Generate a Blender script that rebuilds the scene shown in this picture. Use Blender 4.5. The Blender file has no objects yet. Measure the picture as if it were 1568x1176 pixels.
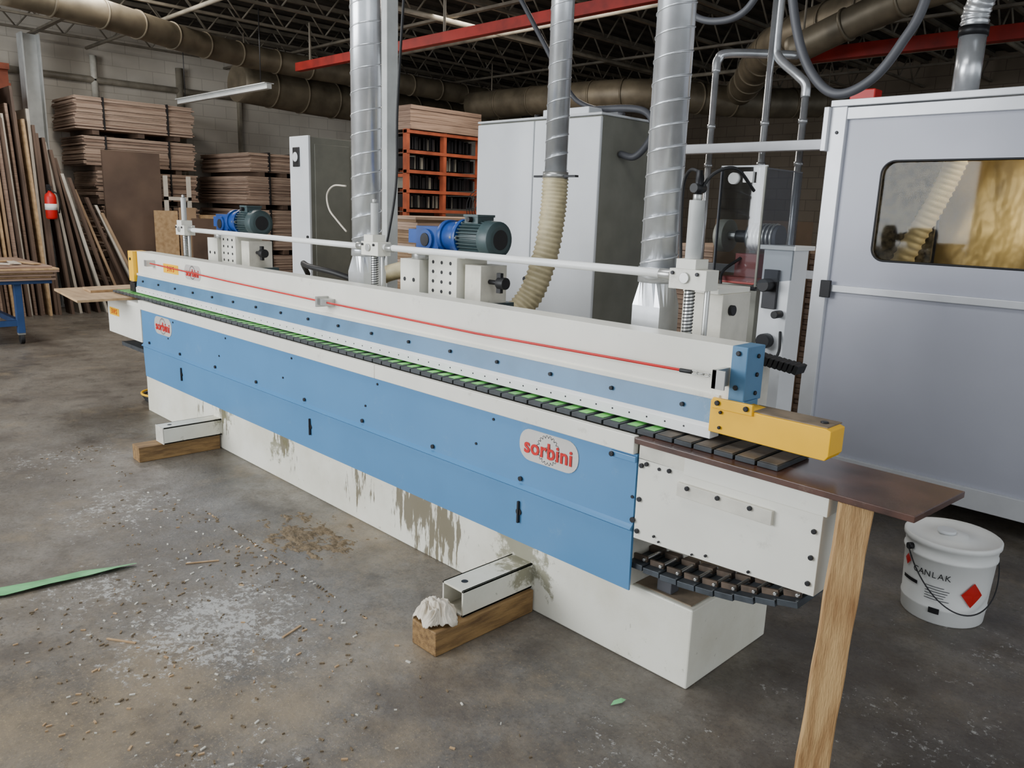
import bpy, bmesh, math, random
from mathutils import Vector, Matrix, noise
random.seed(7)
S=bpy.context.scene
COL=S.collection
# ------------------------------------------------------------ materials
def srgb(c):
    r=[]
    for v in c:
        v=v/255.0
        r.append(v/12.92 if v<=0.04045 else ((v+0.055)/1.055)**2.4)
    return (r[0],r[1],r[2],1)
def newmat(name):
    m=bpy.data.materials.new(name); m.use_nodes=True
    nt=m.node_tree; b=nt.nodes['Principled BSDF']
    return m,nt,b
def mat(name,c,rough=0.5,metal=0.0,var=0.12,scale=6.0,bump=0.0,bscale=60,c2=None,stretch=None,spec=0.5,detail=6,dirt=0.0,dcol=(110,96,74)):
    m,nt,b=newmat(name)
    N=nt.nodes; L=nt.links
    geo=N.new('ShaderNodeNewGeometry')
    mp=N.new('ShaderNodeMapping'); L.new(geo.outputs['Position'],mp.inputs['Vector'])
    if stretch: mp.inputs['Scale'].default_value=stretch
    n=N.new('ShaderNodeTexNoise'); n.inputs['Scale'].default_value=scale; n.inputs['Detail'].default_value=detail
    L.new(mp.outputs[0],n.inputs['Vector'])
    cr=N.new('ShaderNodeValToRGB')
    A=srgb(c)
    Bc=srgb(c2) if c2 else tuple([x*(1-var*2.2) for x in A[:3]]+[1])
    cr.color_ramp.elements[0].position=0.3; cr.color_ramp.elements[1].position=0.62
    cr.color_ramp.elements[0].color=Bc; cr.color_ramp.elements[1].color=A
    L.new(n.outputs['Fac'],cr.inputs['Fac']); outc=cr.outputs['Color']
    if dirt>0:
        n3=N.new('ShaderNodeTexNoise'); n3.inputs['Scale'].default_value=7.0; n3.inputs['Detail'].default_value=10; n3.inputs['Roughness'].default_value=0.75
        L.new(mp.outputs[0],n3.inputs['Vector'])
        r3=N.new('ShaderNodeValToRGB'); r3.color_ramp.elements[0].position=0.60; r3.color_ramp.elements[1].position=0.72
        r3.color_ramp.elements[0].color=(0,0,0,1); r3.color_ramp.elements[1].color=(dirt,dirt,dirt,1)
        L.new(n3.outputs['Fac'],r3.inputs[0])
        mx=N.new('ShaderNodeMixRGB'); L.new(r3.outputs[0],mx.inputs[0]); L.new(outc,mx.inputs[1]); mx.inputs[2].default_value=srgb(dcol); outc=mx.outputs[0]
    L.new(outc,b.inputs['Base Color'])
    b.inputs['Roughness'].default_value=rough; b.inputs['Metallic'].default_value=metal
    b.inputs['Specular IOR Level'].default_value=spec
    if bump>0:
        n2=N.new('ShaderNodeTexNoise'); n2.inputs['Scale'].default_value=bscale
        L.new(mp.outputs[0],n2.inputs['Vector'])
        bp=N.new('ShaderNodeBump'); bp.inputs['Strength'].default_value=bump; bp.inputs['Distance'].default_value=0.01
        L.new(n2.outputs['Fac'],bp.inputs['Height']); L.new(bp.outputs[0],b.inputs['Normal'])
    return m
CREAM=mat('cream_paint',(236,234,222),0.40,var=0.05,scale=3,spec=0.4,dirt=0.35)
CREAM2=mat('cream_paint_worn',(222,218,204),0.5,var=0.12,scale=9,dirt=0.6)
BLUE=mat('blue_paint',(82,136,182),0.34,var=0.04,scale=2.5,dirt=0.18,dcol=(150,176,196))
BLUED=mat('blue_paint_strip',(80,126,162),0.42,var=0.1,scale=6,dirt=0.4,dcol=(150,170,186))
WHITE=mat('white_paint',(240,241,238),0.4,var=0.04)
YEL=mat('yellow_paint',(255,194,4),0.4,var=0.05,dirt=0.2,dcol=(150,110,20))
RED=mat('red_paint',(205,24,22),0.45,var=0.1)
REDDK=mat('red_machine_paint',(150,40,30),0.5,var=0.2)
REDBEAM=mat('red_rail_paint',(158,34,24),0.55,var=0.2)
DARK=mat('dark_steel',(45,45,48),0.45,0.4,var=0.2)
BLACK=mat('black_rubber',(22,22,24),0.55,var=0.1)
PAD=mat('conveyor_pad_rubber',(56,60,64),0.6,var=0.2,scale=20)
PADR=mat('return_pad_grey',(70,76,82),0.5,0.2,var=0.2,scale=20)
PADT=mat('conveyor_pad_dusty_top',(100,90,78),0.7,c2=(58,56,54),scale=14)
GREEN=mat('conveyor_pad_green',(120,214,104),0.5,c2=(64,112,66),scale=5)
STEEL=mat('bare_steel',(190,190,186),0.3,0.7,var=0.12)
GALV=mat('galvanised_duct',(222,225,228),0.26,0.68,var=0.10,scale=9)
ALU=mat('aluminium_profile',(224,226,230),0.35,0.2,var=0.05)
BOOTH=mat('booth_panel',(186,188,200),0.35,var=0.03,scale=2)
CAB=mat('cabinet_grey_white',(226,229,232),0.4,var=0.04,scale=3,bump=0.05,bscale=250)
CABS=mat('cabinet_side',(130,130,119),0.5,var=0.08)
CABLE=mat('grey_cable_sheath',(80,81,86),0.5,var=0.08)
CHAIN=mat('chain_link_rusty',(100,84,70),0.7,c2=(58,50,42),scale=20)
MBLUE=mat('motor_blue',(24,72,148),0.4,var=0.15)
MGREEN=mat('motor_grey_green',(60,78,80),0.45,var=0.15)
HOSE=mat('hose_beige',(204,190,150),0.5,var=0.12,scale=18)
WOOD=mat('pine_wood',(202,164,112),0.6,c2=(148,108,66),scale=4,stretch=(9,9,1.2),bump=0.35,bscale=30,dirt=0.5,dcol=(96,64,34))
WOODH=mat('pine_block_wood',(148,116,72),0.65,c2=(100,74,44),scale=6,stretch=(8,1.2,8),bump=0.3,bscale=30)
PLY=mat('plywood',(190,158,118),0.6,c2=(160,128,90),scale=4,stretch=(1,5,5))
BROWN=mat('brown_melamine',(88,62,53),0.25,var=0.2,scale=10,c2=(62,45,40),dirt=0.35,dcol=(150,134,116))
MDF=mat('mdf_edge',(188,162,142),0.7,c2=(150,126,108),scale=3,stretch=(1,1,30))
MDF2=mat('mdf_edge_dark',(160,134,116),0.7,c2=(116,94,80),scale=3,stretch=(1,1,30))
CARD=mat('cardboard_sheet',(168,140,110),0.7,c2=(138,112,86),scale=2)
DKBR=mat('dark_brown_sheet',(100,80,66),0.6,c2=(74,58,48),scale=2)
LTEDGE=mat('pale_sheet_edge',(206,196,180),0.6,var=0.1)
ORANGE=mat('rack_orange',(168,84,54),0.55,var=0.2)
COLM=mat('column_paint',(198,200,197),0.5,var=0.1)
DUCTD=mat('overhead_duct_dusty',(116,106,88),0.5,0.4,var=0.2,scale=5)
JOIST=mat('joist_paint',(116,108,94),0.6,var=0.2)
PIPEM=mat('pipe_paint',(148,140,124),0.5,var=0.2)
DECK=mat('ceiling_deck',(60,54,46),0.8,var=0.2)
RAG=mat('rag_cloth',(224,216,200),0.95,c2=(188,176,156),scale=14,bump=0.2,bscale=160)
SAW=mat('sawdust',(128,110,84),0.95,c2=(92,80,62),scale=30,bump=0.6,bscale=90)
TAPEG=mat('green_strap',(120,196,132),0.35,var=0.15,scale=12)
DUST=mat('dusty_plate',(136,120,100),0.8,c2=(96,86,72),scale=12)
LBLUE=mat('cart_blue',(40,74,124),0.5)
def wallmat(name,base,dark):
    m,nt,b=newmat(name); N=nt.nodes;L=nt.links
    geo=N.new('ShaderNodeNewGeometry'); sp=N.new('ShaderNodeSeparateXYZ'); L.new(geo.outputs['Position'],sp.inputs[0])
    ad=N.new('ShaderNodeMath'); ad.operation='ADD'; L.new(sp.outputs[0],ad.inputs[0]); L.new(sp.outputs[1],ad.inputs[1])
    cb=N.new('ShaderNodeCombineXYZ'); L.new(ad.outputs[0],cb.inputs[0]); L.new(sp.outputs[2],cb.inputs[1])
    br=N.new('ShaderNodeTexBrick'); L.new(cb.outputs[0],br.inputs['Vector'])
    br.inputs['Scale'].default_value=1.0; br.inputs['Brick Width'].default_value=0.4; br.inputs['Row Height'].default_value=0.2
    br.inputs['Mortar Size'].default_value=0.006
    br.inputs['Color1'].default_value=srgb(base); br.inputs['Color2'].default_value=srgb([x*0.96 for x in base]); br.inputs['Mortar'].default_value=srgb(dark)
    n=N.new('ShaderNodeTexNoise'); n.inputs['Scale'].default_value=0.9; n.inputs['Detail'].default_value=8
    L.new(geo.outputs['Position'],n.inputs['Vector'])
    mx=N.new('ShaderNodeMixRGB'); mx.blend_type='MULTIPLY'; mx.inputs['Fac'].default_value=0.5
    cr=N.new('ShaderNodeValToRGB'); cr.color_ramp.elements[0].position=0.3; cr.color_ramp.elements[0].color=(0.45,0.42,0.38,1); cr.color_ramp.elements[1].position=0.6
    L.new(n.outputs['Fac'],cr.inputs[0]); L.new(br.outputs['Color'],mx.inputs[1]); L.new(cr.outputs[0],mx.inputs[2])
    L.new(mx.outputs[0],b.inputs['Base Color']); b.inputs['Roughness'].default_value=0.8
    return m
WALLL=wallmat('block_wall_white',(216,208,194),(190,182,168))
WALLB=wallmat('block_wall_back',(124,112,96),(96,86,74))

def math_(N,L,op,a,b=None,c=None):
    n=N.new('ShaderNodeMath'); n.operation=op
    for i,v in enumerate((a,b,c)):
        if v is None: continue
        if isinstance(v,(int,float)): n.inputs[i].default_value=v
        else: L.new(v,n.inputs[i])
    return n.outputs[0]
def spot(N,L,pos,cx,cy,r,cz=None):
    d=N.new('ShaderNodeVectorMath'); d.operation='DISTANCE'; L.new(pos,d.inputs[0]); d.inputs[1].default_value=(cx,cy,0 if cz is None else cz)
    mr=N.new('ShaderNodeMapRange'); mr.inputs['From Min'].default_value=0; mr.inputs['From Max'].default_value=r
    mr.inputs['To Min'].default_value=1; mr.inputs['To Max'].default_value=0; L.new(d.outputs['Value'],mr.inputs['Value'])
    return mr.outputs[0]
def noisen(N,L,pos,scale,detail=6,rough=0.6):
    n=N.new('ShaderNodeTexNoise'); n.inputs['Scale'].default_value=scale; n.inputs['Detail'].default_value=detail; n.inputs['Roughness'].default_value=rough
    L.new(pos,n.inputs['Vector']); return n.outputs['Fac']
def ramp(N,L,fac,p0,p1,c0=(0,0,0,1),c1=(1,1,1,1)):
    r=N.new('ShaderNodeValToRGB'); r.color_ramp.elements[0].position=p0; r.color_ramp.elements[1].position=p1
    r.color_ramp.elements[0].color=c0; r.color_ramp.elements[1].color=c1; L.new(fac,r.inputs[0]); return r.outputs[0]
def mixc(N,L,fac,a,b):
    m=N.new('ShaderNodeMixRGB')
    if isinstance(fac,(int,float)): m.inputs[0].default_value=fac
    else: L.new(fac,m.inputs[0])
    for i,v in ((1,a),(2,b)):
        if isinstance(v,tuple): m.inputs[i].default_value=v
        else: L.new(v,m.inputs[i])
    return m.outputs[0]
def floor_mat():
    m,nt,b=newmat('concrete_floor'); N=nt.nodes;L=nt.links
    geo=N.new('ShaderNodeNewGeometry'); pos=geo.outputs['Position']
    big=noisen(N,L,pos,1.1,9,0.66); mid=noisen(N,L,pos,5.0,9,0.7); fine=noisen(N,L,pos,55,6,0.75)
    base=ramp(N,L,big,0.36,0.62,srgb((82,77,71)),srgb((130,124,115)))
    base=mixc(N,L,math_(N,L,'MULTIPLY',ramp(N,L,mid,0.44,0.62),0.5),base,srgb((104,93,78)))
    base=mixc(N,L,math_(N,L,'MULTIPLY',ramp(N,L,noisen(N,L,pos,9,9,0.75),0.52,0.66),0.5),base,srgb((64,59,54)))
    base=mixc(N,L,math_(N,L,'MULTIPLY',ramp(N,L,fine,0.48,0.62),0.45),base,srgb((62,57,52)))
    sd=noisen(N,L,pos,2.0,10,0.75)
    s0=math_(N,L,'MULTIPLY',spot(N,L,pos,-3.2,1.9,0.75),0.15)
    for (x,y,r,k) in ((-2.7,1.9,0.5,0.10),(-1.6,1.2,1.1,0.12),(-2.3,0.9,0.9,0.12),(-5.5,1.5,1.5,0.04),(-3.9,1.2,0.8,0.06),(-2.6,0.5,0.8,0.14),(-1.9,1.6,0.6,0.08)):
        s0=math_(N,L,'ADD',s0,math_(N,L,'MULTIPLY',spot(N,L,pos,x,y,r),k))
    sdm=ramp(N,L,math_(N,L,'ADD',sd,s0),0.56,0.76)
    base=mixc(N,L,math_(N,L,'MULTIPLY',sdm,0.55),base,srgb((156,138,110)))
    gr=ramp(N,L,math_(N,L,'ADD',noisen(N,L,pos,95,4,0.8),math_(N,L,'MULTIPLY',s0,0.25)),0.60,0.66)
    base=mixc(N,L,math_(N,L,'MULTIPLY',gr,0.5),base,srgb((174,154,120)))
    blotch_shade=math_(N,L,'ADD',noisen(N,L,pos,2.3,8,0.65),math_(N,L,'MULTIPLY',spot(N,L,pos,-0.5,2.2,2.2),0.22))  # random dark blotches plus shade painted in where the machine blocks light
    base=mixc(N,L,math_(N,L,'MULTIPLY',ramp(N,L,blotch_shade,0.52,0.70),0.6),base,srgb((60,51,45)))
    sp=None
    for (x,y,r,k) in ((-2.73,1.15,0.75,0.20),(-3.3,0.95,0.6,0.15),(-2.3,1.25,0.5,0.11),(-4.2,1.3,0.9,0.14),(-5.3,1.35,0.8,0.13),(-0.5,3.3,1.2,0.09),(-1.9,0.9,0.7,0.12),(-1.2,1.8,0.6,0.10),(-6.5,1.2,1.0,0.08),(-0.6,2.5,1.0,0.11),(-1.0,1.3,0.6,0.11)):
        q=math_(N,L,'MULTIPLY',spot(N,L,pos,x,y,r),k); sp=q if sp is None else math_(N,L,'MAXIMUM',sp,q)
    spn=noisen(N,L,pos,36,6,0.8); spl=noisen(N,L,pos,6,6,0.7)
    val=math_(N,L,'ADD',math_(N,L,'ADD',math_(N,L,'MULTIPLY',spn,0.7),math_(N,L,'MULTIPLY',spl,0.35)),sp)
    spm=ramp(N,L,val,0.675,0.715)
    base=mixc(N,L,math_(N,L,'MULTIPLY',spm,0.7),base,srgb((190,189,184)))
    L.new(base,b.inputs['Base Color'])
    rr=N.new('ShaderNodeMapRange'); L.new(mid,rr.inputs[0]); rr.inputs['From Min'].default_value=0.35; rr.inputs['From Max'].default_value=0.65; rr.inputs['To Min'].default_value=0.24; rr.inputs['To Max'].default_value=0.54
    L.new(rr.outputs[0],b.inputs['Roughness'])
    bp=N.new('ShaderNodeBump'); bp.inputs['Strength'].default_value=0.3; bp.inputs['Distance'].default_value=0.01; L.new(fine,bp.inputs['Height']); L.new(bp.outputs[0],b.inputs['Normal'])
    return m
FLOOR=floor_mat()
def base_mat():
    m,nt,b=newmat('cream_base_stained'); N=nt.nodes;L=nt.links
    geo=N.new('ShaderNodeNewGeometry'); pos=geo.outputs['Position']
    mp=N.new('ShaderNodeMapping'); L.new(pos,mp.inputs[0]); mp.inputs['Scale'].default_value=(30,5,5)
    drip=noisen(N,L,mp.outputs[0],1.0,6,0.65)
    iso=noisen(N,L,pos,22,6,0.7)
    s=None
    for (x,z,r,k) in ((-2.80,0.22,0.26,0.42),(-2.58,0.16,0.24,0.38),(-2.68,0.08,0.3,0.27),(-4.05,0.22,0.22,0.30),(-3.25,0.2,0.25,0.20),(-5.2,0.22,0.2,0.22),(-4.85,0.25,0.2,0.3)):
        q=math_(N,L,'MULTIPLY',spot(N,L,pos,x,2.17,r,z),k); s=q if s is None else math_(N,L,'MAXIMUM',s,q)
    msk=ramp(N,L,math_(N,L,'ADD',drip,s),0.68,0.73)
    s2=None
    for (x,z,r,k) in ((-2.08,0.22,0.22,0.42),(-2.15,0.27,0.16,0.38),(-1.95,0.15,0.12,0.3),(-4.02,0.24,0.14,0.30),(-4.15,0.18,0.14,0.3),(-4.8,0.25,0.16,0.32)):
        q=math_(N,L,'MULTIPLY',spot(N,L,pos,x,2.17,r,z),k); s2=q if s2 is None else math_(N,L,'MAXIMUM',s2,q)
    msk2=ramp(N,L,math_(N,L,'ADD',iso,s2),0.64,0.76)
    n=noisen(N,L,pos,3,6)
    base=ramp(N,L,n,0.3,0.6,srgb((218,214,196)),srgb((236,234,220)))
    base=mixc(N,L,math_(N,L,'MULTIPLY',msk,0.85),base,srgb((92,80,50)))
    base=mixc(N,L,math_(N,L,'MULTIPLY',msk2,0.75),base,srgb((110,106,74)))
    L.new(base,b.inputs['Base Color']); b.inputs['Roughness'].default_value=0.45
    return m
BASEM=base_mat()
def glass_mat(name,tint,fac=0.18):
    m,nt,b=newmat(name); N=nt.nodes;L=nt.links
    t=N.new('ShaderNodeBsdfTransparent'); t.inputs[0].default_value=tint
    g=N.new('ShaderNodeBsdfGlossy'); g.inputs['Roughness'].default_value=0.05
    mx=N.new('ShaderNodeMixShader'); mx.inputs[0].default_value=fac
    L.new(t.outputs[0],mx.inputs[1]); L.new(g.outputs[0],mx.inputs[2]); L.new(mx.outputs[0],N['Material Output'].inputs[0])
    return m
PLEXI=glass_mat('plexiglass',(0.60,0.62,0.64,1),0.06)
WGLASS=glass_mat('booth_window_glass',(0.9,0.88,0.82,1),0.012)
FOIL=mat('wrinkled_foil',(186,162,104),0.3,0.4,c2=(92,78,50),scale=3.5,bump=1.0,bscale=9,stretch=(1,1,0.6))
FOILD=mat('dark_speckled_liner',(120,112,92),0.5,0.1,c2=(24,22,20),scale=26,bump=0.9,bscale=25,detail=10)

# ------------------------------------------------------------ builder
class B:
    def __init__(s,name): s.name=name; s.bm=bmesh.new(); s.mats=[]
    def mi(s,m):
        if m not in s.mats: s.mats.append(m)
        return s.mats.index(m)
    def box(s,x0,x1,y0,y1,z0,z1,m,M=None):
        i=s.mi(m)
        vs=[Vector((x,y,z)) for x in (x0,x1) for y in (y0,y1) for z in (z0,z1)]
        if M is not None: vs=[M@v for v in vs]
        v=[s.bm.verts.new(p) for p in vs]
        for f in ((0,1,3,2),(4,6,7,5),(0,4,5,1),(2,3,7,6),(0,2,6,4),(1,5,7,3)):
            fc=s.bm.faces.new([v[k] for k in f]); fc.material_index=i
        return s
    def prism(s,poly,axis,lo,hi,m):
        i=s.mi(m)
        def P(a,b,t):
            return {'x':(t,a,b),'y':(a,t,b),'z':(a,b,t)}[axis]
        A=[s.bm.verts.new(P(a,b,lo)) for a,b in poly]; C=[s.bm.verts.new(P(a,b,hi)) for a,b in poly]
        n=len(poly)
        fs=[s.bm.faces.new(A),s.bm.faces.new(C[::-1])]
        for k in range(n): fs.append(s.bm.faces.new([A[k],A[(k+1)%n],C[(k+1)%n],C[k]]))
        for f in fs: f.material_index=i
        return s
    def cyl(s,p0,p1,r,m,seg=24,r2=None,cap=True):
        p0=Vector(p0);p1=Vector(p1); d=(p1-p0).normalized()
        a=d.orthogonal().normalized(); b=d.cross(a); i=s.mi(m); r2=r if r2 is None else r2
        A=[];C=[]
        for k in range(seg):
            t=2*math.pi*k/seg; o=a*math.cos(t)+b*math.sin(t)
            A.append(s.bm.verts.new(p0+o*r)); C.append(s.bm.verts.new(p1+o*r2))
        for k in range(seg):
            f=s.bm.faces.new([A[k],A[(k+1)%seg],C[(k+1)%seg],C[k]]); f.material_index=i; f.smooth=True
        if cap:
            for ring in (A[::-1],C):
                f=s.bm.faces.new(ring); f.material_index=i
        return s
    def tube(s,pts,r,m,seg=12,rf=None,cap=True):
        pts=[Vector(p) for p in pts]; i=s.mi(m); n=len(pts)
        T=[(pts[min(k+1,n-1)]-pts[max(k-1,0)]).normalized() for k in range(n)]
        a=T[0].orthogonal().normalized(); rings=[]
        for k in range(n):
            a=(a-T[k]*a.dot(T[k])).normalized(); b=T[k].cross(a)
            rr=rf(k) if rf else r
            rings.append([s.bm.verts.new(pts[k]+(a*math.cos(2*math.pi*j/seg)+b*math.sin(2*math.pi*j/seg))*rr) for j in range(seg)])
        for k in range(n-1):
            for j in range(seg):
                f=s.bm.faces.new([rings[k][j],rings[k][(j+1)%seg],rings[k+1][(j+1)%seg],rings[k+1][j]]); f.material_index=i; f.smooth=True
        if cap:
            s.bm.faces.new(rings[0][::-1]).material_index=i; s.bm.faces.new(rings[-1]).material_index=i
        return s
    def helix(s,p0,p1,R,pitch,r,m,steps=18):
        p0=Vector(p0);p1=Vector(p1); d=p1-p0; Ln=d.length; d.normalize(); a=d.orthogonal().normalized(); b=d.cross(a)
        n=int(Ln/pitch*steps)
        pts=[]
        for k in range(n+1):
            t=2*math.pi*k/steps; pts.append(p0+d*(pitch*k/steps)+(a*math.cos(t)+b*math.sin(t))*R)
        s.tube(pts,r,m,5)
        return s
    def bolt(s,x,y,z,m=None,r=0.008,h=0.008):
        s.cyl((x,y,z),(x,y-h,z),r,m or DARK,8); return s
    def done(s,parent=None,bevel=0.0,origin=True,recalc=True):
        if recalc: bmesh.ops.recalc_face_normals(s.bm,faces=s.bm.faces[:])
        me=bpy.data.meshes.new(s.name)
        off=Vector((0,0,0))
        if origin and s.bm.verts:
            xs=[v.co for v in s.bm.verts]
            lo=Vector([min(v[i] for v in xs) for i in range(3)]); hi=Vector([max(v[i] for v in xs) for i in range(3)])
            off=Vector(((lo.x+hi.x)/2,(lo.y+hi.y)/2,lo.z))
            bmesh.ops.translate(s.bm,verts=s.bm.verts[:],vec=-off)
        s.bm.to_mesh(me); s.bm.free()
        for m in s.mats: me.materials.append(m)
        o=bpy.data.objects.new(s.name,me); COL.objects.link(o); o.location=off
        if bevel>0:
            md=o.modifiers.new('bevel','BEVEL'); md.width=bevel; md.segments=2; md.limit_method='ANGLE'; md.angle_limit=math.radians(40)
        if parent is not None:
            o.parent=parent; o.matrix_parent_inverse=Matrix.Translation(-parent.location)
        return o
def empty(name,loc):
    e=bpy.data.objects.new(name,None); COL.objects.link(e); e.location=loc; e.empty_display_size=0.2; return e
def catmull(P,n=8):
    P=[Vector(p) for p in P]; Q=[P[0]*2-P[1]]+P+[P[-1]*2-P[-2]]; out=[]
    for i in range(1,len(Q)-2):
        for k in range(n):
            t=k/n; a,b,c,d=Q[i-1],Q[i],Q[i+1],Q[i+2]
            out.append(0.5*((2*b)+(c-a)*t+(2*a-5*b+4*c-d)*t*t+(3*b-a-3*c+d)*t**3))
    out.append(P[-1]); return out
def text(body,loc,size,m,parent,name,rot=(math.pi/2,0,0),ext=0.0008,bold=0.0,sp=1.0):
    c=bpy.data.curves.new(name,'FONT'); c.body=body; c.size=size; c.align_x='CENTER'; c.align_y='CENTER'; c.extrude=ext; c.offset=bold; c.space_character=sp
    o=bpy.data.objects.new(name,c); COL.objects.link(o); o.location=loc; o.rotation_euler=rot; c.materials.append(m)
    if parent is not None:
        o.parent=parent; o.matrix_parent_inverse=Matrix.Translation(-parent.location)
    return o
def rr2(cx,cy,w,h,r,n):
    pts=[]
    for (sx,sy,a0) in ((1,1,0),(-1,1,90),(-1,-1,180),(1,-1,270)):
        for k in range(n+1):
            a=math.radians(a0+90*k/n); pts.append((cx+sx*(w/2-r)+r*math.cos(a),cy+sy*(h/2-r)+r*math.sin(a)))
    return pts
# ------------------------------------------------------------ room
XL,XR,YF,YB,ZC=-13.6,5.0,-5.0,14.5,4.3
ZJ=ZC-0.51
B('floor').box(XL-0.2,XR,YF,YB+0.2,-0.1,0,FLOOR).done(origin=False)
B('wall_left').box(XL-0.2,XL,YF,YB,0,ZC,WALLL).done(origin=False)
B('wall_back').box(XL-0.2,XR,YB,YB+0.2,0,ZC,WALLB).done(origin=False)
c=B('ceiling'); c.box(XL-0.2,XR,YF,YB+0.2,ZC,ZC+0.1,DECK)
for k in range(60):
    x=XL+0.1+k*0.31; c.box(x,x+0.12,YF,YB,ZC-0.04,ZC,DECK)
c.done(origin=False)
j=B('ceiling_joists')
x=XL+0.5
while x<XR-0.3:
    j.box(x,x+0.045,YF+0.1,YB,ZC-0.10,ZC-0.05,JOIST); j.box(x,x+0.045,YF+0.1,YB,ZC-0.46,ZC-0.43,JOIST)
    y=2.0; up=True
    while y<YB-0.4:
        a=(x+0.02,y,ZC-0.44 if up else ZC-0.08); b_=(x+0.02,y+0.3,ZC-0.08 if up else ZC-0.44)
        j.cyl(a,b_,0.012,JOIST,6); y+=0.3; up=not up
    x+=1.0
for y in (3.4,6.4,9.6,12.4):
    j.box(XL+0.02,XR,y-0.03,y+0.03,ZC-0.50,ZC-0.47,JOIST)
j.done(origin=False)
p=B('sprinkler_pipes')
for (y,z,r) in ((4.15,3.755,0.025),(7.2,3.755,0.028),(11.0,3.755,0.028)):
    p.cyl((XL+0.3,y,z),(XR-0.1,y,z),r,PIPEM,12)
for (x,z,r) in ((-7.6,3.755,0.028),(-3.0,3.755,0.028),(-0.5,3.755,0.028)):
    p.cyl((x,3.3,z),(x,YB-0.3,z),r,PIPEM,12)
p.done(origin=False)

# ------------------------------------------------------------ main machine
MX=empty('edge_finishing_machine',(-3.7,2.4,0))
b=B('base_frame')
b.box(-6.16,-1.27,2.17,2.725,0.0,0.30,BASEM)
b.done(MX,0.006)
b=B('base_top_plate'); b.box(-1.9,-1.29,2.19,2.705,0.30,0.304,DUST); b.done(MX)
b=B('machine_body')
b.box(-6.0,-1.52,2.13,2.7,0.304,0.84,CREAM2)
b.box(-6.2,-1.70,2.34,2.8,0.84,1.12,CREAM2)
b.box(-6.0,-3.012,2.088,2.115,0.812,0.876,CREAM); b.box(-3.009,-1.50,2.088,2.115,0.812,0.876,CREAM)
b.done(MX,0.003)
b=B('blue_side_panel')
prof=[(2.10,0.812),(2.10,0.56),(2.092,0.553),(2.084,0.545),(2.098,0.535),(2.104,0.312),(2.112,0.312),(2.112,0.812)]
b.prism(prof,'x',-5.98,-1.492,BLUE)
for x in [-5.85+i*0.545 for i in range(9)]:
    b.bolt(x,2.098,0.58,r=0.010,h=0.007)
for x in [-5.5+i*0.8 for i in range(6)]:
    b.bolt(x,2.10,0.66,r=0.006,h=0.004); b.bolt(x+0.1,2.10,0.785,r=0.006,h=0.004)
for x in (-5.3,-3.62,-2.04):
    b.cyl((x,2.103,0.44),(x,2.095,0.44),0.014,BLACK,12); b.box(x-0.004,x+0.004,2.09,2.103,0.395,0.485,BLACK)
b.done(MX,0.0)
b=B('conveyor_pads')
x=-6.62; kk=0
while x<-1.05:
    b.box(x,x+0.066,2.120,2.33,0.878,0.893,PAD)
    if x<-1.5:
        b.box(x+0.012,x+0.054,2.145,2.33,0.893,0.8955,GREEN)
    else: b.box(x+0.004,x+0.062,2.125,2.33,0.893,0.896,PADT)
    x+=0.074
for k in range(9):
    t=k/8; px=-1.49+0.56*t; pz=0.40+0.08*t-0.03*math.sin(math.pi*t)
    M=Matrix.Translation((px,0,pz))@Matrix.Rotation(-0.12+0.16*(0.5-t),4,'Y')
    b.box(-0.033,0.033,2.125,2.30,-0.010,0.010,PADR,M)
    b.box(-0.028,0.028,2.16,2.17,0.010,0.030,CHAIN,M); b.box(-0.028,0.028,2.25,2.28,0.010,0.030,CHAIN,M)
    b.cyl(M@Vector((0.02,2.15,0.02)),M@Vector((0.02,2.29,0.02)),0.006,STEEL,8)
b.done(MX,0.002)
b=B('end_cover')
b.prism([(-1.485,0.805),(-1.485,0.515),(-0.845,0.545),(-0.845,0.797)],'y',2.10,2.36,CREAM)
b.box(-1.30,-0.83,2.088,2.37,0.795,0.856,CREAM)
b.box(-1.485,-1.30,2.10,2.36,0.80,0.856,CREAM2)
b.box(-1.32,-0.99,2.086,2.10,0.72,0.765,CREAM2)
for x in (-1.28,-1.17,-1.06): b.bolt(x,2.086,0.755,r=0.008)
for z in (0.78,0.66,0.545): b.bolt(-1.47,2.10,z,r=0.009)
for z in (0.74,0.66,0.58): b.bolt(-0.865,2.10,z,r=0.008)
for x in (-1.4,-1.2,-1.05): b.bolt(x,2.10,0.548,r=0.005)
for x in (-1.45,-1.36): b.bolt(x,2.10,0.79,r=0.008)
for x in (-1.38,-1.25): b.bolt(x,2.10,0.535,r=0.004)
b.done(MX,0.004)
b=B('side_guide_strip')
b.box(-1.60,-1.49,2.088,2.10,0.785,0.806,BLUE); b.bolt(-1.59,2.088,0.795,r=0.01); b.done(MX,0.002)
b=B('conveyor_bracket')
b.box(-1.44,-1.38,2.2,2.25,0.305,0.37,CABLE); b.box(-1.5,-1.0,2.33,2.345,0.50,0.56,DARK)
b.done(MX,0.003)
b=B('end_cover_infeed')
b.box(-6.70,-6.0,2.10,2.36,0.56,0.82,CREAM); b.box(-6.72,-6.0,2.09,2.37,0.82,0.853,CREAM)
b.box(-6.66,-6.45,2.098,2.10,0.70,0.76,YEL)
b.box(-6.5,-6.02,2.12,2.3,0.47,0.5,PAD)
b.done(MX,0.004)
text('3 H S',(-6.555,2.096,0.73),0.055,RED,MX,'infeed_label')
b=B('pressure_beam')
b.box(-6.33,-1.20,2.22,2.33,1.03,1.21,CREAM)
b.prism([(2.20,0.945),(2.215,1.032),(2.24,1.032),(2.24,0.945)],'x',-6.33,-1.27,BLUED)
b.prism([(2.185,0.903),(2.185,0.94),(2.20,0.95),(2.24,0.95),(2.24,0.903)],'x',-6.30,-1.275,WHITE)
b.box(-6.34,-1.27,2.212,2.225,1.028,1.045,CREAM)
x=-6.2
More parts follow.
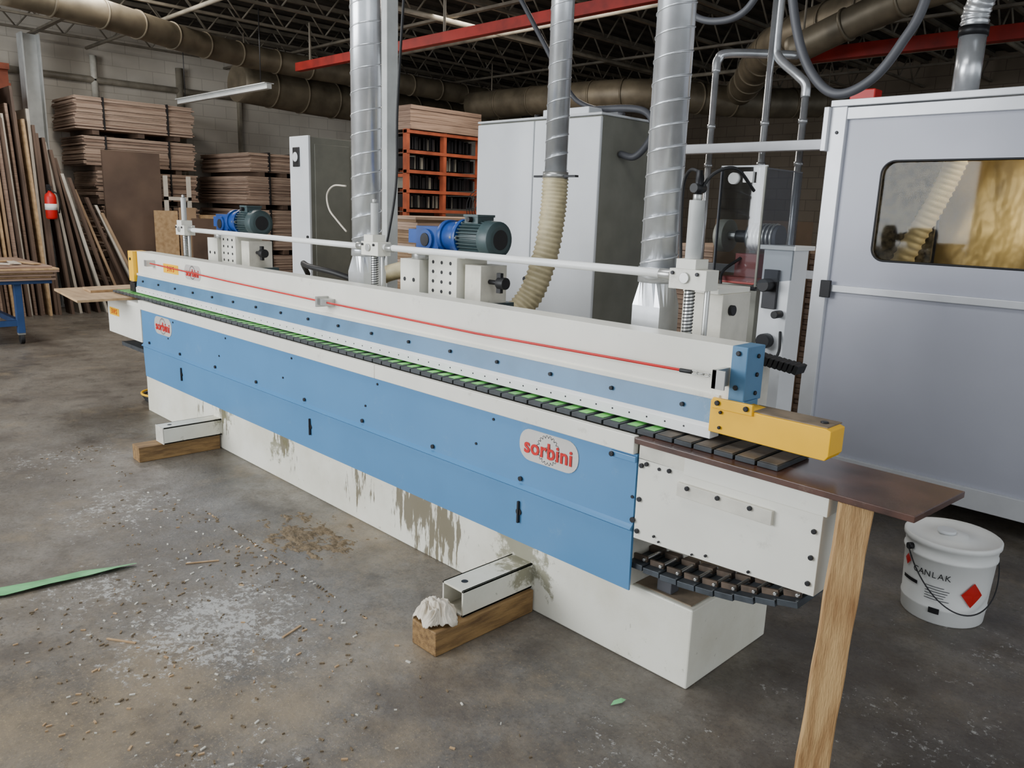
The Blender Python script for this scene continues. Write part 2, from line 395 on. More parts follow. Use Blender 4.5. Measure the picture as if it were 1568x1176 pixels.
while x<-1.3:
    b.bolt(x,2.208,0.992,r=0.008,h=0.01); x+=0.30
x=-6.25
while x<-1.3:
    b.bolt(x,2.186,0.925,DARK,r=0.0035,h=0.003); x+=0.075
b.done(MX,0.003)
b=B('beam_end_bracket')
b.box(-1.24,-1.185,2.214,2.325,1.035,1.212,BLUED); b.box(-1.24,-1.18,2.214,2.30,0.95,1.04,BLUED)
for z in (1.19,1.08): b.bolt(-1.215,2.214,z,r=0.009)
for z in (1.06,1.12,1.18): b.cyl((-1.185,2.28,z),(-1.178,2.28,z),0.008,DARK,8)
b.done(MX,0.003)
b=B('outfeed_guard')
b.prism([(-1.28,0.93),(-0.95,0.925),(-0.895,0.925),(-0.885,0.94),(-0.885,1.015),(-0.9,1.02),(-1.10,1.02),(-1.28,1.035)],'y',2.18,2.275,YEL)
b.box(-1.17,-0.90,2.19,2.29,1.018,1.023,DUST)
b.cyl((-0.93,2.235,1.022),(-0.93,2.235,1.028),0.012,DARK,12)
b.box(-1.27,-1.13,2.172,2.184,1.01,1.045,YEL)
for x in (-1.25,-1.15): b.bolt(x,2.172,1.03,r=0.009)
for x,z in ((-1.24,0.95),(-1.24,1.0)): b.bolt(x,2.18,z,r=0.006)
b.done(MX,0.005)
b=B('infeed_guard'); b.box(-6.44,-6.345,2.19,2.3,0.98,1.21,YEL); b.box(-6.44,-6.345,2.19,2.3,0.90,0.97,DARK); b.bolt(-6.39,2.19,1.15,r=0.012); b.done(MX,0.004)
b=B('emergency_pull_cord')
b.tube([(-5.95,2.175,1.145),(-4.7,2.175,1.122),(-3.54,2.175,1.108),(-2.4,2.175,1.10),(-1.37,2.175,1.112)],0.005,RED,8)
b.cyl((-1.40,2.175,1.111),(-1.355,2.175,1.112),0.007,BLACK,10)
for k in range(5):
    cx=-1.345+k*0.022
    b.tube([(cx+0.014*math.cos(t),2.175+ (0.006*math.sin(t) if k%2 else 0),1.112+(0.006*math.sin(t) if k%2==0 else 0)) for t in [i*math.pi/5 for i in range(11)]],0.002,STEEL,6)
b.box(-1.26,-1.245,2.14,2.22,1.08,1.14,STEEL); b.box(-1.26,-1.215,2.14,2.146,1.08,1.14,STEEL)
b.box(-3.62,-3.55,2.165,2.22,1.09,1.125,STEEL); b.box(-3.63,-3.615,2.15,2.22,1.08,1.135,STEEL)
b.box(-6.03,-5.98,2.16,2.22,1.12,1.165,STEEL)
b.done(MX,0.001)
b=B('logo_plates')
PLATE=mat('logo_plate_silver',(206,202,196),0.35,0.2,var=0.05)
for (cx,cz,w,h,y) in ((-1.897,0.728,0.30,0.125,2.10),(-5.58,0.735,0.30,0.125,2.10),(-5.32,1.125,0.26,0.10,2.22)):
    b.prism(rr2(cx,cz,w,h,h*0.45,6),'y',y-0.003,y+0.001,PLATE)
    n=20; gp=[]
    for k in range(n):
        for (da,rr) in ((0,0.38),(0.35,0.46),(0.65,0.46),(0.98,0.38)):
            a=2*math.pi*(k+da)/n; gp.append((cx+h*rr*math.cos(a),cz+h*rr*math.sin(a)))
    b.tube([(q[0],y-0.0030,q[1]) for q in gp+[gp[0]]],0.0013,DARK,4)
    b.cyl((cx,y-0.0035,cz),(cx,y-0.003,cz),h*0.12,CABS,16)
b.box(-5.82,-5.56,2.217,2.22,1.09,1.155,YEL)
b.done(MX)
text('sorbini',(-1.897,2.0945,0.722),0.084,RED,MX,'logo_text',bold=0.0018,sp=1.06)
text('sorbini',(-5.58,2.0945,0.729),0.084,RED,MX,'logo_text_infeed',bold=0.0018,sp=1.06)
text('sorbini',(-5.32,2.2145,1.12),0.07,RED,MX,'logo_text_beam',bold=0.0015,sp=1.06)
text('3 H S',(-5.69,2.2155,1.12),0.055,RED,MX,'label_text_beam')
b=B('lifting_gear')
for (x,top,r) in ((-5.85,1.62,0.018),(-3.45,1.62,0.02),(-1.53,1.66,0.027)):
    b.cyl((x,2.40,1.02),(x,2.40,1.37),0.017,STEEL,14)
    b.cyl((x+0.07,2.40,1.02),(x+0.07,2.40,1.37),0.010,STEEL,10)
    b.helix((x,2.40,1.15),(x,2.40,1.36),0.018,0.012,0.0025,DARK,10)
    b.box(x-0.065,x+0.085,2.36,2.44,1.355,1.425,CREAM)
    b.cyl((x,2.36,1.395),(x,2.352,1.395),0.02,STEEL,12)
    b.box(x-0.04,x+0.04,2.36,2.44,1.425,1.46,CREAM)
    b.cyl((x,2.40,1.46),(x,2.40,top),r,COLM,18); b.cyl((x,2.40,top),(x,2.40,top+0.02),r*0.6,STEEL,12)
    for dx in (-0.05,0.05):
        b.bolt(x+dx,2.36,1.41,r=0.007)
    b.box(x-0.06,x+0.1,2.34,2.46,1.00,1.17,CREAM2)
b.cyl((-5.80,2.40,1.395),(-3.56,2.40,1.395),0.016,WHITE,18)
b.cyl((-3.38,2.40,1.40),(-1.60,2.40,1.40),0.016,WHITE,18)
for x in (-5.76,-3.60,-3.34,-1.66): b.cyl((x,2.40,1.398),(x+0.05,2.40,1.398),0.021,STEEL,14)
b.done(MX,0.002)
b=B('pneumatic_fittings')
b.tube(catmull([(-1.53,2.40,1.68),(-1.53,2.42,1.74),(-1.59,2.44,1.765),(-1.63,2.46,1.72),(-1.63,2.46,1.60),(-1.61,2.45,1.42)],6),0.006,BLACK,8)
b.tube(catmull([(-1.53,2.40,1.68),(-1.50,2.44,1.75),(-1.45,2.50,1.77),(-1.43,2.6,1.70)],6),0.006,BLACK,8)
b.cyl((-1.53,2.37,1.70),(-1.53,2.43,1.70),0.016,BLACK,12); b.cyl((-1.53,2.40,1.66),(-1.53,2.40,1.76),0.012,DARK,12)
b.done(MX)
b=B('rear_head_housing')
b.box(-1.66,-1.49,2.56,2.76,1.0,1.33,CREAM2); b.box(-1.65,-1.50,2.54,2.77,1.33,1.35,CREAM)
b.cyl((-1.49,2.62,1.27),(-1.475,2.62,1.27),0.02,DARK,14)
b.box(-1.68,-1.30,2.36,2.60,0.9,1.1,CREAM2)
for k in range(9): 
    M=Matrix.Translation((-1.30+k*0.018,2.52,1.13-0.002*k))@Matrix.Rotation(0.3,4,'Y'); b.box(-0.007,0.007,-0.035,0.035,-0.016,0.016,BLACK,M)
b.done(MX,0.002)
def motor_unit(nm,ox,oy=2.74):
    b=B(nm)
    X=lambda v: v+ox
    b.box(X(-0.42),X(-0.25),oy-0.10,oy+0.08,1.10,1.33,CREAM)
    b.box(X(-0.16),X(0.07),oy-0.11,oy+0.1,1.10,1.36,CREAM)
    b.box(X(0.10),X(0.22),oy-0.08,oy+0.1,1.10,1.33,CREAM2)
    b.box(X(-0.45),X(0.24),oy-0.14,oy+0.14,1.08,1.14,MGREEN)
    b.cyl((X(-0.31),oy-0.02,1.33),(X(-0.31),oy-0.02,1.37),0.07,STEEL,20)
    b.cyl((X(-0.20),oy-0.04,1.14),(X(-0.20),oy-0.04,1.40),0.028,STEEL,16)
    for dx in (-0.12,-0.05,0.02):
        for z in (1.18,1.23,1.28,1.33): b.bolt(X(dx),oy-0.11,z,BLACK,r=0.010,h=0.002)
    b.box(X(-0.35),X(0.12),oy-0.1,oy+0.1,1.36,1.372,CREAM)
    for dx in (-0.38,-0.30): b.bolt(X(dx),oy-0.10,1.22,BLACK,r=0.012,h=0.002)
    b.cyl((X(0.22),oy-0.02,1.25),(X(0.32),oy-0.02,1.25),0.012,DARK,10); b.cyl((X(0.29),oy-0.02,1.25),(X(0.34),oy-0.02,1.25),0.03,BLACK,18)
    b.box(X(0.28),X(0.31),oy-0.03,oy-0.01,1.2,1.30,BLACK)
    zc=1.46
    b.cyl((X(-0.10),oy,zc),(X(0.02),oy,zc),0.078,MBLUE,28)
    b.cyl((X(0.0),oy,zc),(X(0.025),oy,zc),0.096,MBLUE,28)
    b.cyl((X(-0.13),oy,zc),(X(-0.10),oy,zc),0.088,MBLUE,28)
    b.box(X(-0.32),X(-0.13),oy-0.07,oy+0.07,zc-0.085,zc+0.05,MBLUE)
    b.cyl((X(-0.225),oy-0.085,zc-0.02),(X(-0.225),oy+0.085,zc-0.02),0.056,MBLUE,24)
    b.cyl((X(-0.225),oy-0.09,zc-0.02),(X(-0.225),oy-0.085,zc-0.02),0.035,DARK,18)
    b.box(X(-0.42),X(-0.32),oy-0.045,oy+0.045,zc-0.045,zc+0.03,MBLUE)
    b.box(X(-0.36),X(-0.09),oy-0.09,oy+0.09,zc-0.09,zc-0.075,MBLUE)
    for k in range(6):
        a=k*math.pi/3; b.cyl((X(-0.02),oy+0.084*math.cos(a),zc+0.084*math.sin(a)),(X(0.03),oy+0.084*math.cos(a),zc+0.084*math.sin(a)),0.008,STEEL,8)
    b.cyl((X(0.025),oy,zc),(X(0.20),oy,zc),0.074,MGREEN,28)
    for k in range(30):
        a=2*math.pi*k/30
        M=Matrix.Translation((X(0.11),oy,zc))@Matrix.Rotation(a,4,'X')
        b.box(-0.08,0.08,-0.0025,0.0025,0.066,0.092,MGREEN,M)
    b.cyl((X(0.19),oy,zc),(X(0.26),oy,zc),0.094,MGREEN,28,r2=0.09); b.cyl((X(0.26),oy,zc),(X(0.27),oy,zc),0.09,MGREEN,28,r2=0.066)
    b.cyl((X(0.27),oy,zc),(X(0.272),oy,zc),0.05,BLACK,20)
    b.box(X(0.06),X(0.16),oy-0.055,oy+0.055,zc+0.075,zc+0.115,MGREEN); b.box(X(0.055),X(0.165),oy-0.06,oy+0.06,zc+0.108,zc+0.12,MGREEN)
    b.cyl((X(0.11),oy-0.08,zc+0.095),(X(0.11),oy-0.055,zc+0.095),0.014,BLACK,10)
    return b.done(MX,0.003)
motor_unit('motor_unit_outfeed',-3.13)
motor_unit('motor_unit_infeed',-5.60)
def foot(nm,x0):
    b=B(nm); x1=x0+0.12; w=0.008
    y0=1.796
    b.box(x0,x1,y0,2.17,0.098,0.098+w,CREAM2); b.box(x0,x1,y0,2.17,0.205-w,0.205,BASEM)
    b.box(x0,x0+w,y0,2.17,0.098,0.205,CREAM2); b.box(x1-w,x1,y0,2.17,0.098,0.205,BASEM)
    b.box(x0+w,x1-w,y0+0.12,y0+0.13,0.106,0.197,BLACK)
    b.cyl((x0+0.06,y0+0.06,0.205),(x0+0.06,y0+0.06,0.206),0.014,BLACK,12)
    return b
foot('outrigger_foot_outfeed',-2.14).done(MX,0.002)
f=foot('outrigger_foot_infeed',-4.99); f.box(-4.99,-4.87,1.79,1.796,0.098,0.205,CREAM2); f.done(MX,0.002)

for i,(x0,x1,a) in enumerate(((-2.14,-2.0,0.0),(-5.01,-4.89,-0.03))):
    b=B('timber_block'); M=Matrix.Translation(((x0+x1)/2,1.90,0))@Matrix.Rotation(a,4,'Z')
    b.box(-(x1-x0)/2,(x1-x0)/2,-0.25,0.262,0.0,0.097,WOODH,M); b.done(None,0.004)
# crumpled rag: folded sheet heaped on the block, drooping over its front-left edge
b=B('crumpled_rag'); i=b.mi(RAG); n=90
def ridge(p,s,o): return 1-abs(noise.noise(p*s+o))*3.0
V=[]
for a in range(n+1):
    row=[]
    for c_ in range(n+1):
        u_=a/n*2-1; v_=c_/n*2-1
        ang=math.atan2(v_,u_); d=max(abs(u_),abs(v_)); 
        rad=d*(0.088+0.016*noise.noise(Vector((math.cos(ang)*1.6,math.sin(ang)*1.6,3.1)))+0.008*math.sin(ang*5+1))
        x=rad*math.cos(ang)*1.05; y=rad*math.sin(ang)*0.80
        p=Vector((u_,v_,0.4)); w1=Vector((noise.noise(p*1.3),noise.noise(p*1.3+Vector((4,4,4))),0))*0.9
        h=0.050*(1-d**2.4)+0.016*max(-0.4,ridge(p+w1,1.5,Vector((1,2,3))))*(1-d**4)+0.007*ridge(p+w1,3.4,Vector((7,2,5)))
        X_=-2.085+x; Y_=1.722+y; z=max(0.0995,0.108+h)
        if X_<-2.142 or Y_<1.648:
            over=max(-2.142-X_,1.648-Y_,0); z-=over*1.8
        row.append(b.bm.verts.new((X_,Y_,z)))
    V.append(row)
for a in range(n):
    for c_ in range(n):
        f=b.bm.faces.new([V[a][c_],V[a+1][c_],V[a+1][c_+1],V[a][c_+1]]); f.material_index=i; f.smooth=True
o=b.done(); md=o.modifiers.new('thick','SOLIDIFY'); md.thickness=0.002; md.offset=1
b=B('brown_board'); b.prism([(-1.49,2.075),(-0.60,2.065),(-0.575,2.385),(-1.49,2.40)],'z',0.8575,0.8765,BROWN); b.done(None,0.002)
b=B('support_plank')
i=b.mi(WOOD); c0=Vector((-0.772,2.055,0.0)); c1=Vector((-0.762,2.105,0.8565))
u=Vector((0.86,0.5,0)).normalized(); w_=Vector((-0.5,0.86,0)).normalized()
A=[]
for k in range(13):
    c=c0.lerp(c1,k/12); ww=0.043+0.0015*math.sin(k*1.7)
    A.append([b.bm.verts.new(c+u*s1*ww+w_*s2*0.019) for s1,s2 in ((-1,-1),(1,-1),(1,1),(-1,1))])
for k in range(12):
    for q in range(4):
        f=b.bm.faces.new([A[k][q],A[k][(q+1)%4],A[k+1][(q+1)%4],A[k+1][q]]); f.material_index=i
b.bm.faces.new(A[0]).material_index=i; b.bm.faces.new(A[-1]).material_index=i
b.done(None,0.003)
b=B('plywood_offcut'); b.prism([(-7.1,1.83),(-6.2,1.74),(-6.23,2.17),(-7.14,2.39)],'z',0.855,0.873,PLY); b.done(None,0.001)
b=B('plywood_offcut'); b.prism([(-6.95,2.0),(-6.66,1.97),(-6.68,2.33),(-7.0,2.38)],'z',0.874,0.892,PLY); b.done(None,0.001)
def lathe(b,cx,cy,prof,m,seg=40):
    i=b.mi(m); R=[]
    for r,z in prof: R.append([b.bm.verts.new((cx+r*math.cos(2*math.pi*k/seg),cy+r*math.sin(2*math.pi*k/seg),z)) for k in range(seg)])
    for a in range(len(R)-1):
        for k in range(seg):
            f=b.bm.faces.new([R[a][k],R[a][(k+1)%seg],R[a+1][(k+1)%seg],R[a+1][k]]); f.material_index=i; f.smooth=True
    b.bm.faces.new(R[0][::-1]).material_index=i; b.bm.faces.new(R[-1]).material_index=i
px,py=-0.86,3.49
PAIL=empty('paint_pail',(px,py,0))
b=B('pail_body')
lathe(b,px,py,[(0.152,0.0),(0.156,0.005),(0.160,0.06),(0.163,0.065),(0.163,0.072),(0.160,0.077),(0.170,0.27),(0.176,0.275),(0.176,0.283),(0.171,0.288),(0.174,0.325),(0.182,0.33),(0.182,0.348),(0.176,0.352),(0.168,0.342),(0.06,0.342),(0.055,0.352),(0.03,0.352),(0.02,0.356)],WHITE)
b.cyl((px-0.02,py-0.02,0.355),(px-0.02,py-0.02,0.368),0.035,CAB,20)
hp=[(px+0.186*math.cos(a),py+0.186*math.sin(a)-0.01,0.30-0.22*math.sin((a+math.radians(130))/math.radians(170)*math.pi)) for a in [math.radians(-130+17*k) for k in range(11)]]
b.tube(catmull(hp,4),0.003,DARK,6)
for k in (0,-1): b.cyl(hp[k],(px+(hp[k][0]-px)*0.9,py+(hp[k][1]-py)*0.9,hp[k][2]),0.014,DARK,10)
b.done(PAIL)
def curved_label(nm,a0,a1,z0,z1,m,diamond=False):
    b=B(nm); i=b.mi(m); n=10
    if diamond:
        ac=(a0+a1)/2; zc=(z0+z1)/2
        pts=[(ac,z0),(a1,zc),(ac,z1),(a0,zc)]
        vs=[]
        for k in range(4):
            for t in range(4):
                a=pts[k][0]+(pts[(k+1)%4][0]-pts[k][0])*t/4; z=pts[k][1]+(pts[(k+1)%4][1]-pts[k][1])*t/4
                r=0.161+z*0.04+0.004; vs.append(b.bm.verts.new((px+r*math.cos(a),py+r*math.sin(a),z)))
        c=b.bm.verts.new((px+(0.161+zc*0.04+0.006)*math.cos(ac),py+(0.161+zc*0.04+0.006)*math.sin(ac),zc))
        for k in range(16): b.bm.faces.new([vs[k],vs[(k+1)%16],c]).material_index=i
    else:
        prev=None
        for k in range(n+1):
            a=a0+(a1-a0)*k/n
            cur=[b.bm.verts.new((px+(0.1605+z*0.035+0.0035)*math.cos(a),py+(0.1605+z*0.035+0.0035)*math.sin(a),z)) for z in (z0,z1)]
            if prev: b.bm.faces.new([prev[0],cur[0],cur[1],prev[1]]).material_index=i
            prev=cur
    b.done(PAIL)
R_=math.radians
curved_label('label_hazard',R_(-55),R_(-25),0.10,0.21,RED,True)
for k in range(6): curved_label('label_lines_%d'%(k+1),R_(-100),R_(-100+24+(k*7)%9),0.165-k*0.011,0.168-k*0.011,CABLE)
curved_label('label_barcode',R_(-92),R_(-78),0.05,0.075,BLACK)
curved_label('label_stripe',R_(-140),R_(-112),0.15,0.165,BLACK)
curved_label('label_logo',R_(-140),R_(-127),0.21,0.26,RED,True)
for k,ch in enumerate('CANLAK'):
    a=R_(-116+k*8.5); r=0.1605+0.21*0.035+0.006
    text(ch,(px+r*math.cos(a),py+r*math.sin(a),0.215),0.035,DARK,PAIL,'label_letter_%d'%(k+1),rot=(math.pi/2,0,a+math.pi/2),ext=0.0004)

# ------------------------------------------------------------ ducts
def duct(cx,cy,z0,z1,r,pitch,boot=None):
    b=B('ventilation_duct')
    b.cyl((cx,cy,z0),(cx,cy,z1),r,GALV,36)
    b.helix((cx,cy,z0+0.02),(cx,cy,z1-0.02),r,pitch,0.004,GALV,24)
    b.cyl((cx,cy,z0-0.01),(cx,cy,z0+0.05),r+0.006,GALV,36)
    if boot:
        zb=boot
        i=b.mi(GALV); seg=24
        A=[b.bm.verts.new((cx+(r-0.004)*math.cos(2*math.pi*k/seg),cy+(r-0.004)*math.sin(2*math.pi*k/seg),z0)) for k in range(seg)]
        def sq(a,h):
            c,s_=math.cos(a),math.sin(a); m_=max(abs(c),abs(s_)); return c/m_*h,s_/m_*h
        Bq=[]
        for k in range(seg):
            dx,dy=sq(2*math.pi*k/seg,r*0.92); Bq.append(b.bm.verts.new((cx+dx,cy+dy,z0-0.10)))
        C=[b.bm.verts.new((v.co.x,v.co.y,zb)) for v in Bq]
        for P,Q in ((A,Bq),(Bq,C)):
            for k in range(seg): 
                f=b.bm.faces.new([P[k],P[(k+1)%seg],Q[(k+1)%seg],Q[k]]); f.material_index=i
        b.bm.faces.new(C).material_index=i
        b.box(cx-r-0.02,cx+r+0.02,cy-r-0.02,cy+r+0.02,zb-0.01,zb+0.01,GALV)
    return b.done()
duct(-3.77,2.57,1.34,4.26,0.082,0.11,1.135)
duct(-1.79,2.57,1.36,4.26,0.070,0.082,1.135)
b=B('ventilation_duct')
b.cyl((-3.13,3.42,1.82),(-3.13,3.42,4.26),0.064,GALV,32); b.helix((-3.13,3.42,1.84),(-3.13,3.42,4.2),0.064,0.10,0.004,GALV,20)
b.box(-3.29,-2.97,3.405,3.435,1.80,1.812,DARK); b.cyl((-3.13,3.42,1.79),(-3.13,3.42,1.83),0.074,STEEL,24)
path=catmull([(-3.13,3.42,1.79),(-3.13,3.41,1.6),(-3.15,3.38,1.35),(-3.20,3.30,1.10),(-3.3,3.15,0.95),(-3.45,2.98,0.95),(-3.5,2.86,0.97)],26)
b.tube(path,0.075,HOSE,20,rf=lambda k:0.078 if k%3==0 else (0.068 if k%3==1 else 0.073))
b.done()
b=B('flexible_hose')
path=catmull([(-4.3,2.88,1.0),(-4.25,3.0,1.15),(-4.15,3.05,1.2),(-4.0,3.05,1.22),(-3.9,3.0,1.15),(-3.85,2.88,1.02)],16)
b.tube(path,0.05,HOSE,16,rf=lambda k:0.054 if k%2==0 else 0.046)
b.done()
b=B('power_cable')
b.tube(catmull([(-3.87,2.5,1.71),(-3.98,2.49,1.71),(-4.05,2.49,1.66),(-4.03,2.49,1.58),(-3.95,2.49,1.52),(-3.87,2.5,1.46)],8),0.005,LTEDGE,8); b.done()
b=B('black_air_hose')
b.tube(catmull([(-4.9,2.85,1.13),(-4.7,2.7,1.22),(-4.45,2.6,1.22),(-4.2,2.62,1.20),(-4.0,2.7,1.15)],8),0.018,BLACK,10)
b.tube(catmull([(-4.2,3.2,3.75),(-3.92,2.95,3.0),(-4.0,2.95,2.2),(-4.02,2.95,1.7),(-4.05,2.85,1.15)],12),0.008,BLACK,8)
b.done()
b=B('steel_column'); b.box(-4.49,-4.40,3.16,3.25,0,ZJ,COLM); b.box(-4.57,-4.32,3.08,3.33,0,0.015,COLM); b.cyl((-4.47,3.145,1.0),(-4.47,3.145,3.75),0.010,WHITE,10); b.done(None,0.004)
b=B('steel_column'); b.box(-13.2,-12.95,3.22,3.24,0,ZJ,COLM); b.box(-13.2,-12.95,3.43,3.45,0,ZJ,COLM); b.box(-13.08,-13.06,3.24,3.43,0,ZJ,COLM); b.box(-13.25,-12.9,3.17,3.5,0,0.02,COLM)
b.done(None,0.003)
b=B('fire_extinguisher')
ex,ey=-11.93,3.13
lathe(b,ex,ey,[(0.055,1.30),(0.07,1.32),(0.07,1.58),(0.06,1.62),(0.025,1.65),(0.02,1.67)],RED,24)
b.box(ex-0.025,ex+0.025,ey-0.015,ey+0.015,1.67,1.70,BLACK); b.box(ex-0.02,ex+0.08,ey-0.01,ey+0.01,1.71,1.722,BLACK)
b.tube(catmull([(ex,ey,1.67),(ex+0.02,ey+0.08,1.63),(ex+0.02,ey+0.1,1.5),(ex+0.01,ey+0.09,1.38)],6),0.010,BLACK,8)
b.box(ex-0.075,ex-0.05,ey-0.02,ey+0.02,1.35,1.75,DARK); b.cyl((ex,ey,1.42),(ex,ey,1.5),0.072,WHITE,24)
b.done()
# ------------------------------------------------------------ cabinets
b=B('electrical_cabinet')
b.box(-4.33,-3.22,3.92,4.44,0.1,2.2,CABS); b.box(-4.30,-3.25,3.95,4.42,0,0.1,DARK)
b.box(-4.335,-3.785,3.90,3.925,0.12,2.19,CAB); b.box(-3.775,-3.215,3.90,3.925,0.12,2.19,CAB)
b.box(-4.34,-3.21,3.90,4.45,2.2,2.215,CAB)
for x in (-3.81,-3.75): b.cyl((x,3.90,1.15),(x,3.885,1.15),0.018,DARK,12)
for z in (0.4,1.2,2.0): b.box(-4.345,-4.33,3.905,3.93,z,z+0.08,DARK)
b.cyl((-3.95,4.1,2.215),(-3.95,4.1,2.26),0.02,DARK,10); b.box(-3.8,-3.4,4.0,4.3,2.215,2.27,CAB)
b.tube(catmull([(-3.21,4.1,1.98),(-3.1,4.1,1.96),(-3.03,4.12,2.02),(-2.99,4.14,2.12),(-3.05,4.15,2.22),(-3.2,4.15,2.26),(-3.5,4.15,2.27)],8),0.022,CABLE,12)
b.done(None,0.006)
b=B('electrical_cabinet')
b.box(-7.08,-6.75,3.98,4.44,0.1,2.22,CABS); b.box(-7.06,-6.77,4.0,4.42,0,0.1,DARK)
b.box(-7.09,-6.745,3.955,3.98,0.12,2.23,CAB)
b.box(-7.02,-6.90,3.945,3.957,1.95,2.13,BLACK); b.cyl((-6.96,3.945,2.04),(-6.96,3.935,2.04),0.045,CAB,18)
b.cyl((-6.78,3.955,1.3),(-6.78,3.94,1.3),0.015,BLACK,10)
b.box(-6.752,-6.742,4.02,4.40,0.2,2.16,CABS)
b.done(None,0.006)

# ------------------------------------------------------------ booth
BO=empty('spray_booth',(-0.4,5.3,0))
x0,x1,y0,y1=-2.08,1.3,4.57,6.2
b=B('booth_frame')
for x in (x0,x1-0.09):
    for y in (y0,y1-0.09): b.box(x,x+0.09,y,y+0.09,0.0,2.24,ALU)
for y in (y0,y1-0.09):
    b.box(x0+0.09,x1-0.09,y+0.005,y+0.085,2.17,2.235,ALU); b.box(x0+0.09,x1-0.09,y+0.005,y+0.085,0.12,0.235,ALU)
    b.box(x0+0.09,x1-0.09,y+0.002,y+0.08,1.205,1.245,ALU)
b.box(x0,x1,y0-0.015,y1,2.24,2.275,ALU)
b.box(x0+0.02,x0+0.07,y0+0.09,y1-0.09,2.17,2.235,ALU)
b.cyl((x0+0.045,y0-0.002,2.1),(x0+0.045,y0-0.008,2.1),0.01,DARK,8)
b.box(x0+0.06,x0+0.12,y0-0.02,y0,1.17,1.27,DARK)
b.box(x0-0.03,x0+0.0,y0-0.03,y0+0.05,2.0,2.24,ALU)
b.done(BO,0.006)
b=B('booth_panels')
gx0,gx1,gz0,gz1=-1.77,-0.90,1.40,1.94
yy0,yy1=y0+0.03,y0+0.05
b.box(x0+0.09,x1-0.09,yy0,yy1,0.235,1.205,BOOTH)
xl,xr,zl,zh=x0+0.09,x1-0.09,1.245,2.17
inner=rr2((gx0+gx1)/2,(gz0+gz1)/2,gx1-gx0,gz1-gz0,0.07,8)
i=b.mi(BOOTH); cx,cz=(gx0+gx1)/2,(gz0+gz1)/2
outer=[]
for (px_,pz_) in inner:
    dx,dz=px_-cx,pz_-cz
    t=min(((xr-cx)/dx if dx>0 else (xl-cx)/dx) if abs(dx)>1e-6 else 1e9,((zh-cz)/dz if dz>0 else (zl-cz)/dz) if abs(dz)>1e-6 else 1e9)
    outer.append((cx+dx*t,cz+dz*t))
n=len(inner); F=[b.bm.verts.new((a,yy0,c_)) for a,c_ in inner]; O=[b.bm.verts.new((a,yy0,c_)) for a,c_ in outer]; Fk=[b.bm.verts.new((a,yy1,c_)) for a,c_ in inner]
for k in range(n):
    k2=(k+1)%n
    f=b.bm.faces.new([F[k],F[k2],O[k2],O[k]]); f.material_index=i
    f=b.bm.faces.new([F[k],Fk[k],Fk[k2],F[k2]]); f.material_index=i
    a,c_=outer[k],outer[k2]
    if abs(a[0]-c_[0])>1e-5 and abs(a[1]-c_[1])>1e-5:
        cc=(a[0] if abs(a[0]-xl)<1e-4 or abs(a[0]-xr)<1e-4 else c_[0], a[1] if abs(a[1]-zl)<1e-4 or abs(a[1]-zh)<1e-4 else c_[1])
        v=b.bm.verts.new((cc[0],yy0,cc[1])); f=b.bm.faces.new([O[k],O[k2],v]); f.material_index=i
b.box(x0+0.02,x0+0.04,y0+0.09,y1-0.09,0.2,2.2,BOOTH); b.box(x1-0.04,x1-0.02,y0+0.09,y1-0.09,0.2,2.2,BOOTH)
b.box(x0+0.09,x1-0.09,y1-0.05,y1-0.03,0.2,2.2,BOOTH)
b.box(x0+0.05,x1-0.05,y0+0.09,y1-0.05,0.2,0.22,BOOTH)
b.done(BO)
b=B('booth_window')
b.prism(rr2(cx,cz,gx1-gx0,gz1-gz0,0.07,8),'y',yy1,yy1+0.006,WGLASS)
b.done(BO)
b=B('window_gasket'); lp=rr2(cx,cz,gx1-gx0,gz1-gz0,0.07,8); b.tube([(a,yy0,c_) for a,c_ in lp+[lp[0]]],0.006,BLACK,6); b.done(BO)
b=B('booth_liner')
b.box(-2.05,-1.64,5.18,5.2,0.5,2.2,FOILD); b.box(-1.64,1.1,5.25,5.27,0.5,2.2,FOIL)
b.box(-2.055,-2.045,4.68,5.2,0.5,2.2,FOILD)
b.done(BO)
b=B('booth_inner_hose')
path=catmull([(-1.50,5.02,2.2),(-1.52,5.03,2.0),(-1.60,5.03,1.75),(-1.72,5.02,1.45),(-1.84,5.0,1.1)],26)
b.tube(path,0.06,HOSE,18,rf=lambda k:0.064 if k%3==0 else 0.055); b.done(BO)
b=B('warning_lamp'); b.box(-2.0,-1.86,4.60,4.70,2.275,2.33,RED); b.done(BO,0.006)
b=B('booth_duct')
b.cyl((-1.53,5.0,2.275),(-1.53,5.0,2.64),0.068,GALV,30); b.cyl((-1.53,5.0,2.62),(-1.53,5.0,2.67),0.075,DARK,30)
path=catmull([(-1.53,5.0,2.66),(-1.53,5.0,2.74),(-1.49,4.97,2.83),(-1.40,4.92,2.90),(-1.25,4.85,3.0),(-1.1,4.8,3.15)],10)
b.tube(path,0.07,GALV,24,rf=lambda k:0.073 if k%4==0 else 0.067)
b.cyl((-1.1,4.8,3.12),(-0.95,4.7,3.7),0.07,GALV,24)
b.done(BO)
